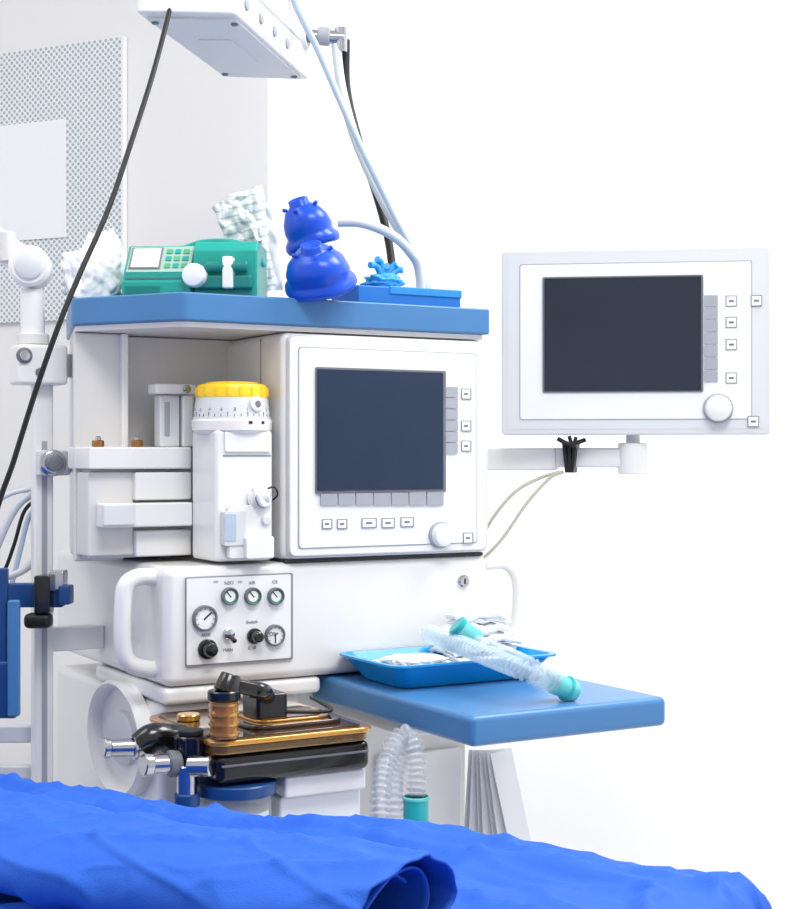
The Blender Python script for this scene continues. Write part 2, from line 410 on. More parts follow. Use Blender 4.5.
# ------- vaporizer
c=pt(232,500,.045); cs,ct=c.x,c.y
v=Grp('anesthetic_vaporizer',(cs,ct,1.03))
def zz(vv): return CAMZ-(vv-CY)/F*2.2
box(v,'body',(cs-.045,ct-.045,zz(561)),(cs+.045,ct+.045,zz(430)),WHITE,.006)
box(v,'body_rear_mount',(cs-.03,ct+.045,zz(540)),(cs+.03,.12,zz(440)),GREYW,.003)
lathe(v,'dial_base',[(.05,zz(434)),(.058,zz(430)),(.059,zz(421)),(.057,zz(419))],WHITE,Matrix.Translation((cs,ct,0)),48)
lathe(v,'dial_scale',[(.0565,zz(419)),(.056,zz(416)),(.0525,zz(399)),(.052,zz(397))],GREYW,Matrix.Translation((cs,ct,0)),48)
lathe(v,'dial_yellow_cap',[(.0525,zz(397)),(.0525,zz(388)),(.049,zz(384)),(.04,zz(382.5))],YEL,Matrix.Translation((cs,ct,0)),48)
lathe(v,'dial_yellow_top',[(.038,zz(382.5)),(.038,zz(381.5)),(.03,zz(381))],YEL,Matrix.Translation((cs,ct,0)),48)
for i in range(36):
    a=math.radians(i*10); Xr=Matrix.Translation((cs,ct,0))@Matrix.Rotation(a,4,'Z')
    box(v,'scale_tick_%d'%i,(.0552,-.0004,zz(416.5)),(.0566,.0004,zz(414 if i%3 else 412)),MGREY,0,Xr)
    if i%2==0: box(v,'yellow_rib_%d'%i,(.052,-.002,zz(395)),(.0535,.002,zz(387)),YEL,0,Xr)
for i in range(18):
    a=math.radians(-90+20*(i-6)); Xr=Matrix.Translation((cs,ct,zz(409.5)))@Matrix.Rotation(a,4,'Z')@Matrix.Translation((.0548,0,0))@Matrix.Rotation(math.radians(90),4,'Z')@Matrix.Rotation(math.radians(90-13),4,'X')
    text(v,'scale_number_%d'%i,['T','0','.2','.4','.6','.8','1','1.5','2','2.5','3','4','5','6','7','8','9','A'][i],None,.0068,MGREY,X=Xr)
a=math.radians(-75)
lathe(v,'lock_button',[(.011,0),(.011,.004),(.008,.006)],PANEL,aim((cs+.053*math.cos(a),ct+.053*math.sin(a),zz(404)),(math.cos(a),math.sin(a),.1)))
lathe(v,'lock_button_ring',[(.005,0),(.005,.0012)],MGREY,aim((cs+.0588*math.cos(a),ct+.0588*math.sin(a),zz(404)),(math.cos(a),math.sin(a),.1)))
for i,da in enumerate((-12,10)):
    aa=a+math.radians(da); box(v,'dial_arrow_%d'%i,(.0565,-.003,zz(424)),(.0592,.003,zz(421)),BLACK,0,Matrix.Translation((cs,ct,0))@Matrix.Rotation(aa,4,'Z'))
f=ct-.045
def vp(u,vv,t=None): return pt(u,vv,f if t is None else t)
def vplate(nm,u0,v0,u1,v1,th,r,m,off=0,bev=0): return plate(v,nm,u0,v0,u1,v1,f-off,th,r,m,bev)
vplate('front_lip',224,432,270,452,.004,.003,PANEL,0,.001)
vplate('seam_line',223,455,271,456.5,.0006,0,LINE)
vplate('filler_housing',226,505,268,558,.012,.004,WHITE,0,.002)
vplate('sight_glass_frame',221,511,242,545,.013,.002,GREYW,.001)
vplate('sight_glass',225,514,236,541,.0008,.002,HOSEB,.0141)
vplate('filler_foot',240,536,268,558,.022,.004,PANEL,0,.002)
p=vp(254,499)
X0=Vector((.35,-1,.1)).normalized()
cyl(v,'filler_neck',p,p+X0*.014,.014,WHITE); 
cyl(v,'filler_knob',vp(250,496)+Vector((0,-.010,0)),vp(260,495)+Vector((.006,-.014,0)),.013,PANEL); 
cyl(v,'filler_knob_grip',p+X0*.012,p+X0*.024,.0155,GREYW,r2=.014)
lathe(v,'filler_seal',[(.0148,0),(.0148,.002)],MGREY,aim(p+X0*.018,X0))
sweep(v,'filler_strap',[vp(259,488)+Vector((0,-.03,0)),vp(267,487)+Vector((0,-.025,0)),vp(272,495)+Vector((0,-.018,0)),vp(266,503)+Vector((0,-.008,0))],.0014,BLACKR,8)
cyl(v,'drain_screw',vp(262,520),vp(262,520)+Vector((0,-.018,0)),.007,GREYW)

# ------- breathing system / absorber
b=Grp('breathing_system_absorber',(.06,-.12,.70))
TZ=.824
tp=[(-.047,-.232),(.178,-.232),(.178,.0),(-.047,.0)]
prism(b,'amber_tray',roundpoly(tp,.02),TZ-.024,TZ-.012,AMBERG,bevel=.003)
tr_=[(-.052,-.238),(.183,-.238),(.183,.0),(-.052,.0)]
prism(b,'amber_tray_rim',roundpoly(tr_,.024),TZ-.012,TZ-.005,AMBER,bevel=.002)
ti=[(-.040,-.226),(.171,-.226),(.171,-.006),(-.040,-.006)]
prism(b,'amber_tray_inner',roundpoly(ti,.018),TZ-.0049,TZ-.003,AMBER2)
cover=[(.02,-.20),(.16,-.20),(.16,-.03),(.02,-.03)]
prism(b,'absorber_cover',roundpoly(cover,.03),TZ-.003,TZ+.003,AMBER2,bevel=.002)
prism(b,'absorber_cover_top',roundpoly([(.035,-.185),(.148,-.185),(.148,-.045),(.035,-.045)],.025),TZ+.003,TZ+.006,AMBER,bevel=.001)
prism(b,'absorber_cover_window',roundpoly([(.045,-.175),(.138,-.175),(.138,-.055),(.045,-.055)],.02),TZ+.006,TZ+.007,AMBER2)
box(b,'black_housing',(-.040,-.228,TZ-.063),(.180,.0,TZ-.0245),BLACK,.010,seg=5)
box(b,'black_housing_groove',(-.035,-.2295,TZ-.040),(.176,-.226,TZ-.037),MGREY,.001)
box(b,'white_bar_right',(.060,-.215,TZ-.092),(.18,-.02,TZ-.0635),WHITE,.004)
box(b,'white_bar_right_low',(.060,-.20,TZ-.135),(.18,-.02,TZ-.094),PANEL,.004)
box(b,'support_bracket',(-.02,-.1,.66),(.18,.019,.685),WHITE2,.004)
cc=plz(238,786,.752)
cyl(b,'canister_ring',(cc.x,cc.y+.01,.742),(cc.x,cc.y+.01,.758),.054,NAVY)
cyl(b,'canister_glass',(cc.x,cc.y+.01,.62),(cc.x,cc.y+.01,.742),.048,CLEAR)
cyl(b,'canister_absorbent',(cc.x,cc.y+.01,.625),(cc.x,cc.y+.01,.72),.044,PAPER)
cyl(b,'canister_base',(cc.x,cc.y+.01,.60),(cc.x,cc.y+.01,.62),.052,NAVY)
q=plz(224,736,TZ)
cyl(b,'valve_dome',(q.x,q.y,TZ-.002),(q.x,q.y,TZ+.046),.018,AMBERG)
for i in range(4): lathe(b,'valve_dome_rib_%d'%i,[(.0195,0),(.0195,.003)],AMBER,Matrix.Translation((q.x,q.y,TZ+.002+i*.0125)))
cyl(b,'valve_dome_core',(q.x,q.y,TZ-.001),(q.x,q.y,TZ+.04),.008,BRASS)
cyl(b,'valve_cap',(q.x,q.y,TZ+.046),(q.x,q.y,TZ+.058),.021,BLACK)
cyl(b,'valve_cap_top',(q.x+.003,q.y,TZ+.056),(q.x+.01,q.y,TZ+.078),.017,BLACK,r2=.013)
cbox(b,'sensor_plug',(q.x+.025,q.y+.01,TZ+.06),(.05,.028,.018),BLACK,.005,Matrix.Rotation(math.radians(16),4,'Y'))
q2=plz(268,722,TZ); cbox(b,'flow_sensor_block',(q2.x,q2.y+.01,TZ+.022),(.045,.05,.036),BLACK,.005)
sweep(b,'sensor_elbow',[(q.x+.04,q.y+.01,TZ+.055),(q.x+.06,q.y+.01,TZ+.05),(q2.x+.005,q2.y+.01,TZ+.03)],.011,BLACK,12)
cyl(b,'flow_disc',(-.02,-.08,TZ-.003),(-.02,-.08,TZ+.006),.016,AMBER)
sweep(b,'sensor_lead',[(q2.x+.02,q2.y,TZ+.012),(q2.x+.06,q2.y-.02,TZ+.011),(q2.x+.09,q2.y-.01,TZ+.011),(.19,-.03,TZ+.004)],.0025,BLACKR,8)
# ports
def L(u,vv,Y): return pl(u,vv,Y)
cyl(b,'port_left_pipe',L(150,747,1.98),L(106,748,1.96),.013,STEEL,r2=.0115)
cyl(b,'port_left_flange',L(138,747,1.975),L(133,747,1.973),.017,STEEL)
cyl(b,'port_left_lip',L(110,748,1.962),L(103,748,1.958),.0135,STEEL)
sweep(b,'port_left_body',[L(140,747,1.975),L(152,738,1.98),L(165,738,1.99),L(182,748,2.0)],.019,BLACK,16)
sweep(b,'port_arm',[L(160,735,1.99),L(185,738,2.0),L(210,752,2.02)],.016,BLACK,16)
cyl(b,'apl_valve_body',L(191,765,1.955),L(191,735,1.955),.02,BLACK)
cyl(b,'apl_valve_top',L(191,735,1.955),L(191,729,1.955),.016,BLACKR)
for i in range(8):
    a=i*math.pi/4; w=L(191,748,1.955); cbox(b,'apl_rib_%d'%i,w+Vector((.020*math.cos(a),.020*math.sin(a),.004)),(.006,.006,.022),BLACK,.002,Matrix.Rotation(a,4,'Z'))
cyl(b,'port_front_pipe',L(188,763,1.95),L(146,765,1.93),.012,STEEL)
cyl(b,'port_front_lip',L(152,765,1.934),L(143,765,1.928),.0145,STEEL)
cyl(b,'port_front_body',L(180,763,1.947),L(168,764,1.94),.017,MGREY)
cyl(b,'port_down_pipe',L(187,765,1.94),L(187,806,1.94),.013,STEEL)
cyl(b,'port_down_collar',L(187,793,1.94),L(187,806,1.94),.0165,NAVY)
cyl(b,'port_right_pipe',L(190,766,1.94),L(213,766,1.93),.014,STEEL)

# ------- breathing hose hanging
h=Grp('corrugated_breathing_hose',pl(400,740,1.97))
sweep(h,'hose_left_limb',[pl(u,vv,Y) for u,vv,Y in [(380,850,1.9),(380,800,1.93),(386,765,1.96),(397,741,1.99),(408,735,2.0),(415,752,1.99),(417,775,1.98),(416,798,1.97)]],.0115,CLEAR,18,corr=(.0026,.0085))
sweep(h,'hose_second_limb',[pl(u,vv,Y) for u,vv,Y in [(397,850,1.95),(394,800,1.97),(396,770,2.0),(404,750,2.02),(415,742,2.03)]],.0105,CLEAR,18,corr=(.0024,.0085))
cyl(h,'hose_connector',pl(416,796,1.97),pl(416,830,1.97),.0165,TEALG); cyl(h,'hose_connector_lip',pl(416,796,1.97),pl(416,800,1.97),.018,TEALC)

# ------- paper sheets hung below the table
pp=Grp('document_stack',pt(490,785,-.03))
for i in range(7):
    q=pt(482+i*3.5,750,.03-.008*i)
    X=Matrix.Translation(q)@Matrix.Rotation(math.radians(6-2.4*i+(2 if i%2 else 0)),4,'Y')@Matrix.Rotation(math.radians(-3-i*1.0),4,'X')
    box(pp,'sheet_%d'%i,(-.024,0,-.16),(.016,.002,0),PAPER if i%2 else SHEET,0,X)
box(pp,'clip_holder',(pt(470,748,.01).x,-.04,.788),(pt(505,748,.01).x,.062,.795),WHITE2,.002)

# ------- blue tray
t=Grp('supply_tray',(.39,-.09,D))
def traymesh():
    lo=[( .272,-.155),(.495,-.155),(.495,-.03),(.272,-.03)]; hi=[(.25,-.177),(.517,-.177),(.517,-.008),(.25,-.008)]
    lip=[(.242,-.184),(.525,-.184),(.525,-.003),(.242,-.003)]
    rings=[(roundpoly(lip,.025),D+.034),(roundpoly(lip,.025),D+.037),(roundpoly(hi,.022),D+.037),(roundpoly(lo,.02),D+.006)]
    outer=[(roundpoly([(x,y) for x,y in hi],.022),D+.033),(roundpoly(lo,.022),D+.0015)]
    n=len(rings[0][0]);vs=[];fs=[]
    seq=[outer[1],outer[0],rings[0],rings[1],rings[2],rings[3]]
    for po,z in seq: vs+= [(x,y,z) for x,y in po]
    for i in range(len(seq)-1):
        for k_ in range(n): fs.append((i*n+k_,i*n+(k_+1)%n,(i+1)*n+(k_+1)%n,(i+1)*n+k_))
    fs.append(tuple(range(n)));fs.append(tuple((len(seq)-1)*n+k_ for k_ in range(n)))
    mk(t,'tray_shell',vs,fs,BLUE_T,smooth=True,ang=35)
traymesh()
box(t,'tray_liner',(.272,-.15,D+.0065),(.49,-.035,D+.027),PAPER,.004)
crumple(t,'tray_packets',(.33,-.085,D+.031),(.05,.04,.007),GAUZE,4,.2,2.0)
for i in range(6):
    cyl(t,'tray_tube_%d'%i,(.285+i*.022,-.14,D+.030),(.315+i*.022,-.05,D+.032),.0025,CLEARW if i%2 else HOSEB)
gz=Grp('gauze_stack',(.475,-.07,D+.05))
def clothsheet(name,cx,cy,z0,w,d_,seed,amp=.006):
    N=30;vs=[];fs=[]
    for i in range(N+1):
        for j in range(N+1):
            a_=i/N-.5;b_=j/N-.5
            e_=1+.10*noise.noise(Vector((seed,a_*2,b_*2)))
            zc=z0+amp*noise.noise(Vector((a_*3+seed,b_*3,seed)))+amp*abs(noise.noise(Vector((a_*4-b_*3,b_*3+seed,seed))))-(abs(a_)*2)**4*.007-(abs(b_)*2)**4*.004
            vs.append((cx+a_*w*e_,cy+b_*d_*e_,zc))
    for i in range(N):
        for j in range(N):
            k0=i*(N+1)+j; fs.append((k0,k0+N+1,k0+N+2,k0+1))
    mk(gz,name,vs,fs,GAUZE,smooth=True,ang=180,solid=.007)
for i in range(6):
    clothsheet('gauze_sheet_%d'%i,.455+.008*math.sin(i*1.9),-.055+.004*math.cos(i*3),.890+i*.010,.110-.006*i,.072-.004*i,i*3.7+1)
# circuit tube across the tray
ct_=Grp('breathing_circuit_tube',plz(500,650,.9))
A=[plz(430,634,.914),plz(455,643,.912),plz(490,657,.905),plz(525,671,.895),plz(556,684,.874)]
sweep(ct_,'corrugated_tube',A,.0115,CLEARW,20,corr=(.0030,.0105))
q1=A[-1];dd=(A[-1]-A[-2]).normalized()
cyl(ct_,'end_connector',q1-dd*.004,q1+dd*.020,.0145,TEALC); cyl(ct_,'end_cap',q1+dd*.020,q1+dd*.034,.0165,TEALC,r2=.014)
cyl(ct_,'end_ring',q1+dd*.017,q1+dd*.021,.0175,TEALG)
e0=plz(466,634,.924)
cyl(ct_,'y_piece',e0+Vector((-.010,.0,.010)),e0+Vector((.014,-.012,-.010)),.0135,TEALC)
cyl(ct_,'y_piece_cap',e0+Vector((-.015,.002,.015)),e0+Vector((-.009,.0,.009)),.0155,TEALG,r2=.015)
sweep(ct_,'second_tube',[plz(474,640,.916),plz(500,650,.912),plz(530,663,.904),plz(562,678,.885)],.0075,CLEARW,14,corr=(.0016,.008))

# ------- infusion pump on top shelf
ip=Grp('infusion_pump',(pt(196,292,.10).x,.13,ZS))
k_=2.24/F
Xp=Matrix.Translation((pt(196,270,.10).x,.115,ZS))@Matrix.Rotation(math.radians(-33),4,'Z')
xs=lambda u:(u-196)*k_; zs=lambda vv:(293-vv)*k_
def pr(name,prof,u0,u1,m,bev=.003):
    n=len(prof); vs=[(xs(u0),y,z) for y,z in prof]+[(xs(u1),y,z) for y,z in prof]
    return mk(ip,name,vs,[tuple(range(n)),tuple(range(2*n-1,n-1,-1))]+[(i,(i+1)%n,n+(i+1)%n,n+i) for i in range(n)],m,Xp,bevel=bev)
pr('casing_console',[(-.05,.0),(.07,.0),(.07,zs(236)),(.0,zs(236)),(-.05,zs(276))],131,201,TEAL)
pr('casing_drive',[(-.035,.0),(.07,.0),(.07,zs(234)),(-.02,zs(234)),(-.035,zs(244))],201.5,266,TEAL)
sl=math.atan2(zs(236)-zs(276),.05); Ls=math.hypot(.05,zs(236)-zs(276))
Xs=Xp@Matrix.Translation((0,-.025,(zs(236)+zs(276))/2))@Matrix.Rotation(sl,4,'X')
h_=Ls/2
box(ip,'keypad_plate',(xs(134),-h_*.9,0),(xs(199),h_*.9,.002),LCD,.001,Xs)
box(ip,'keypad_band',(xs(134),-h_*.9,.002),(xs(199),-h_*.55,.0026),TEALD,.0005,Xs)
box(ip,'lcd_bezel',(xs(136),-h_*.4,.002),(xs(168),h_*.8,.0035),MGREY,.001,Xs)
box(ip,'lcd',(xs(138),-h_*.32,.0035),(xs(166),h_*.72,.004),PANEL,0,Xs)
for i in range(3):
    for j in range(3): box(ip,'key_%d_%d'%(i,j),(xs(172+i*8.5),-h_*.35+j*h_*.4,.002),(xs(178+i*8.5),-h_*.1+j*h_*.4,.0035),TEAL if (i+j)%2 else GREEN,.0005,Xs)
box(ip,'front_label',(xs(135),-.051,zs(289)),(xs(170),-.0495,zs(281)),TEALD,0,Xp)
box(ip,'syringe_cradle',(xs(204),-.05,zs(284)),(xs(262),-.03,zs(270)),TEALD,.004,Xp)
cyl(ip,'syringe_barrel',Xp@Vector((xs(215),-.048,zs(262))),Xp@Vector((xs(258),-.048,zs(262))),.008,TEALD)
knob(ip,'plunger_knob',Xp@Vector((xs(206),-.045,zs(271))),.0175,.02,PANEL,(Xp.to_3x3()@Vector((-.1,-1,0))))
box(ip,'plunger_drive',(xs(233),-.056,zs(284)),(xs(244),-.034,zs(252)),WHITE,.003,Xp)
sweep(ip,'carry_handle',[Xp@Vector(p_) for p_ in [(xs(185),.02,zs(237)),(xs(205),.02,zs(231)),(xs(235),.02,zs(231)),(xs(258),.02,zs(240)),(xs(268),.02,zs(256))]],.0045,TEAL,10)
# ------- white plastic bag
wb_=Grp('white_plastic_bag',(pt(97,270,.2).x,.2,ZS)); 
q=pl(95,270,2.33); crumple(wb_,'bag_body',(q.x,q.y,ZS+.036),(.047,.035,.05),GAUZE,11,.35,1.4)
q=pl(104,246,2.36); crumple(wb_,'bag_top',(q.x,q.y,ZS+.066),(.030,.025,.048),GAUZE,14,.4,1.3)
# ------- clear sterile pouch standing upright
sm=bpy.data.materials.new('printed_pouch_film'); sm.use_nodes=True; nt=sm.node_tree; B=nt.nodes['Principled BSDF']; B.inputs['Roughness'].default_value=.14; B.inputs['Alpha'].default_value=.88; B.inputs['Coat Weight'].default_value=.6
tc=nt.nodes.new('ShaderNodeTexCoord'); mp=nt.nodes.new('ShaderNodeMapping'); mp.inputs['Rotation'].default_value=(0,math.radians(25),0); mp.inputs['Scale'].default_value=(90,1,160)
br=nt.nodes.new('ShaderNodeTexNoise'); br.inputs['Scale'].default_value=1.6; br.inputs['Detail'].default_value=1
wv=nt.nodes.new('ShaderNodeTexWave'); wv.bands_direction='Z'; wv.inputs['Scale'].default_value=.16
mm_=nt.nodes.new('ShaderNodeMath'); mm_.operation='MULTIPLY'
rp=nt.nodes.new('ShaderNodeValToRGB'); rp.color_ramp.elements[0].position=.36; rp.color_ramp.elements[0].color=(*lin((230,235,235)),1); rp.color_ramp.elements[1].position=.46; rp.color_ramp.elements[1].color=(*lin((175,198,196)),1)
nt.links.new(tc.outputs['Object'],mp.inputs[0]); nt.links.new(mp.outputs[0],wv.inputs[0]); nt.links.new(mp.outputs[0],br.inputs['Vector'])
nt.links.new(wv.outputs['Fac'],mm_.inputs[0]); nt.links.new(br.outputs['Fac'],mm_.inputs[1]); nt.links.new(mm_.outputs[0],rp.inputs[0]); nt.links.new(rp.outputs[0],B.inputs['Base Color'])
sp=Grp('wrapped_syringe_package',(pt(243,280,.25).x,.26,ZS))
def pouch(name,corners,Y,seed,m,puff=.012):
    bl,br_,tr,tl=[pl(u,vv,Y) for u,vv in corners]
    N=30;vs=[];fs=[];nrm=(br_-bl).cross(tl-bl).normalized()
    for side in (1,-1):
        for i in range(N+1):
            for j in range(N+1):
                a_=i/N;b_=j/N
                q_=(bl.lerp(br_,a_)).lerp(tl.lerp(tr,a_),b_)
                e_=math.sin(math.pi*a_)**.5*math.sin(math.pi*b_)**.5
                w_=noise.noise(Vector((a_*3+seed,b_*4,seed)))*.012+(abs(noise.noise(Vector((a_*3+b_*2,b_*4-a_*2,seed*2)))))*.014
                vs.append(q_+nrm*(side*puff*e_+w_)+(br_-bl).normalized()*noise.noise(Vector((seed,b_*4,a_*2)))*.006)
    o_=(N+1)**2
    for s_ in (0,1):
        for i in range(N):
            for j in range(N):
                k0=s_*o_+i*(N+1)+j; fs.append((k0,k0+N+1,k0+N+2,k0+1))
    mk(sp,name,vs,fs,m,smooth=True,ang=60)
pouch('pouch_front',[(232,292),(276,292),(262,186),(226,196)],2.42,3,sm)
pouch('pouch_flap',[(236,262),(262,240),(244,192),(211,208)],2.405,7,sm,.006)
pouch('pouch_back',[(240,292),(283,290),(272,206),(240,190)],2.45,11,FILM)
# ------- blue masks
def mask(name,u,vv,Y,r,hgt,dirv,seed):
    q=pl(u,vv,Y); mg=Grp(name,q)
    d=MI.to_3x3()@Vector(dirv)
    X=aim(q,d)
    pf=[(.010,hgt*.95),(.013,hgt*1.0),(.016,hgt*.98),(.0165,hgt*.84),(.020,hgt*.80),(r*.66,hgt*.72),(r*.88,hgt*.52),(r*.97,hgt*.28),(r*.93,hgt*.12),(r*.98,hgt*.04),(r*1.08,-hgt*.04),(r*1.10,-hgt*.14),(r*1.03,-hgt*.24),(r*.86,-hgt*.26),(r*.72,-hgt*.16),(r*.70,0),(r*.6,hgt*.2),(r*.3,hgt*.45),(.006,hgt*.6)]
    n=56;vs=[];fs=[]
    for i,(rr,z) in enumerate(pf):
        for k_ in range(n):
            a=2*math.pi*k_/n; kk=1
            if rr>.018: kk=1+.07*math.cos(a)+.03*math.cos(3*a+seed)+.04*noise.noise(Vector((math.cos(a)*1.5,math.sin(a)*1.5,z*30+seed)))
            vs.append((rr*kk*math.cos(a),rr*kk*.9*math.sin(a),z+(.004*math.cos(2*a+seed) if rr>.03 else 0)))
    for i in range(len(pf)-1):
        for k_ in range(n): fs.append((i*n+k_,i*n+(k_+1)%n,(i+1)*n+(k_+1)%n,(i+1)*n+k_))
    fs.append(tuple((len(pf)-1)*n+k_ for k_ in range(n))); fs.append(tuple(range(n)))
    mk(mg,'mask_body',vs,fs,RUBBER,X,smooth=True,ang=180)
    for i in range(4):
        a=i*math.pi/2+.4; p_=X@Vector((.024*math.cos(a),.022*math.sin(a),hgt*.76))
        cyl(mg,'strap_hook_%d'%i,p_,p_+X.to_3x3()@Vector((.006*math.cos(a),.006*math.sin(a),.003)),.003,RUBBER,ch=.0005)
mask('breathing_mask',310,236,2.35,.041,.060,(-.34,-.35,1),1)
mask('breathing_mask',318,279,2.25,.049,.058,(-.16,-.62,.85),2.2)
# ------- carton & glove
cb=Grp('supply_carton',(pt(408,290,.05).x,.09,ZS))
s0=pt(358,290,.03).x;s1=pt(461,290,.03).x
box(cb,'carton',(s0,.03,ZS+.0005),(s1,.12,ZS+.030),BOXB,.003)
box(cb,'carton_lid',(s0+.055,.028,ZS+.018),(s1+.001,.122,ZS+.031),mat('carton_lid_blue',(40,135,205),.45),.002)
gl=Grp('crumpled_glove',(pt(385,270,.08).x,.07,ZS+.035))
q=pt(383,275,.07); crumple(gl,'glove_palm',(q.x,.07,ZS+.041),(.03,.022,.012),CYAN,31,.4,1.8,sub=4)
for i,(du,dv) in enumerate([(-13,-8),(-6,-14),(4,-7),(14,-9),(20,-3)]):
    sweep(gl,'glove_finger_%d'%i,[(q.x,.07,ZS+.045),(pt(383+du*.6,272+dv*.4,.07).x,.065,pt(383,272+dv*.6,.07).z),pt(383+du,273+dv,.06)],.0052,CYAN,10)

# ================= OVERHEAD PENDANT
zb=1.85
PENW=mat('pendant_white',(226,226,227),.35,coat=.2)
PENB=mat('pendant_base_grey',(212,214,217),.45)
cor=[pz(135,12,zb),pz(224,77,zb),pz(309,80,zb),pz(236,14,zb)]
og=Grp('ceiling_supply_pendant',(cor[0]+cor[2])/2,space=W)
poly=[(c_.x,c_.y) for c_ in cor]
prism(og,'pendant_housing',roundpoly(poly,.012),zb,zb+.15,PENW,bevel=.004)
cen=sum((Vector(p_) for p_ in poly),Vector((0,0)))/4
def ins(k): return [tuple(cen+(Vector(p_)-cen)*k) for p_ in poly]
prism(og,'pendant_band',roundpoly(ins(1.01),.012),zb+.055,zb+.058,LGREY)
prism(og,'pendant_base_panel',roundpoly(ins(.9),.01),zb-.004,zb,PENB)
prism(og,'pendant_base_slot',roundpoly(ins(.35),.005),zb-.006,zb-.004,GREYW)
for i,p_ in enumerate(ins(.8)): cyl(og,'panel_screw_%d'%i,(p_[0],p_[1],zb-.007),(p_[0],p_[1],zb-.003),.006,MGREY)
cyl(og,'pendant_column',(cen.x,cen.y,zb+.15),(cen.x,cen.y,3.0),.05,WHITE)
cyl(og,'pendant_ceiling_flange',(cen.x,cen.y,2.96),(cen.x,cen.y,3.0),.11,WHITE)
rd=(cor[2]-cor[3]).normalized(); nr=Vector((rd.y,-rd.x,0))
for i,kk in enumerate((.12,.3,.48,.66)):
    q=cor[3].lerp(cor[2],kk)+Vector((0,0,.028))
    lathe(og,'gas_outlet_%d'%i,[(.009,0),(.009,.003),(.007,.004)],LGREY,aim(q,nr))
lathe(og,'outlet_socket',[(.026,0),(.026,.012),(.02,.02)],GREYW,aim(cor[2]+Vector((-.02,-.03,.07)),nr)); lathe(og,'outlet_socket_core',[(.012,0),(.012,.024)],MGREY,aim(cor[2]+Vector((-.02,-.03,.07)),nr))
cyl(og,'outlet_plug',pw(305,36,2.72),pw(345,38,2.72),.012,STEEL); cyl(og,'outlet_plug_collar',pw(318,36,2.72),pw(330,37,2.72),.016,LGREY); cyl(og,'outlet_elbow',pw(341,28,2.72),pw(341,52,2.72),.011,STEEL)
def hose(name,pts,r,m,Y=None):
    hg=Grp(name,pw(*pts[0]),space=W); sweep(hg,'tube',[pw(*p_) for p_ in pts],r,m,14); return hg
hose('gas_supply_hose',[(336,45,2.72),(342,90,2.70),(356,140,2.68),(380,195,2.66),(405,240,2.64),(425,275,2.62),(440,320,2.60),(440,380,2.62)],.0085,HOSE)
hose('gas_supply_hose',[(280,-40,2.6),(298,10,2.62),(318,50,2.64),(340,100,2.64),(365,155,2.62),(392,210,2.62),(418,262,2.6),(432,320,2.6),(432,380,2.62)],.0060,HOSEB)
hose('power_supply_hose',[(346,40,2.74),(347,90,2.74),(360,145,2.73),(378,200,2.72),(390,250,2.70),(396,320,2.66),(398,380,2.66)],.007,BLACKR)
hose('ventilator_hose',[(338,222,2.5),(362,223,2.5),(390,234,2.52),(410,252,2.54),(420,275,2.56),(422,340,2.57)],.008,HOSE)
hose('pendant_power_cable',[(185,-60,2.42),(172,0,2.34),(154,70,2.26),(132,140,2.2),(108,210,2.16),(78,278,2.12),(57,330,2.1),(36,390,2.1),(14,460,2.1),(-8,530,2.1),(-40,700,2.1),(-80,1000,2.1),(-110,1290,2.15)],.0038,BLACKR)

# ================= SECOND MONITOR
YM=2.42; km=YM/F
Xm=Matrix.Translation(pw(635,341,YM))@Matrix.Rotation(math.radians(-8),4,'Z')
mg=Grp('patient_monitor',(0,0,0),space=Xm)
def mp_(nm,u0,v0,u1,v1,y,th,r,m,bev=0):
    return rect(mg,nm,(((u0+u1)/2-635)*km*1.01,y,(341-(v0+v1)/2)*km),(u1-u0)*km*1.01,(v1-v0)*km,th,r,m,bevel=bev)
CASE=mat('monitor_case_grey',(212,213,215),.42)
mp_('rear_case',508,253,762,432,.045,.04,.012,WHITE2,.004)
mp_('front_case',503,249,766,435,.006,.014,.008,CASE,.003)
mp_('front_border',509,255,760,429,-.0075,.001,.006,GREYW)
mp_('border_line',521,263,748,420,-.0085,.0003,.004,LGREY)
mp_('front_face',522,264,747,419,-.0088,.0006,.004,PANEL)
mp_('screen_frame',544,276.5,701,392.5,-.0094,.002,.003,MGREY)
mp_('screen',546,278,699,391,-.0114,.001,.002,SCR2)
for i in range(7): mp_('sidekey_%d'%i,702,297+i*12.4,715,308+i*12.4,-.0094,.002,.001,LGREY)
def mic(u,v,i):
    mp_('key_border_%d'%i,u-5.5,v-5.5,u+5.5,v+5.5,-.0094,.0008,.001,LINE); mp_('key_face_%d'%i,u-4.5,v-4.5,u+4.5,v+4.5,-.0102,.0004,.001,PAPER); mp_('key_mark_%d'%i,u-2.4,v-1,u+2.4,v+1,-.0106,.0003,0,MGREY)
for i,(u,v_) in enumerate([(728,303),(728,324),(728,346),(728,379),(752,303),(749,422)]): mic(u,v_,i)
q=Vector(((716-635)*km,-.0094,(341-409)*km))
lathe(mg,'rotary_ring',[(.0235,0),(.0235,.003),(.022,.004)],LGREY,aim(q,(0,-1,0))); lathe(mg,'rotary_knob',[(.020,0),(.020,.014),(.018,.018),(.014,.020)],WHITE,aim(q,(0,-1,0)))
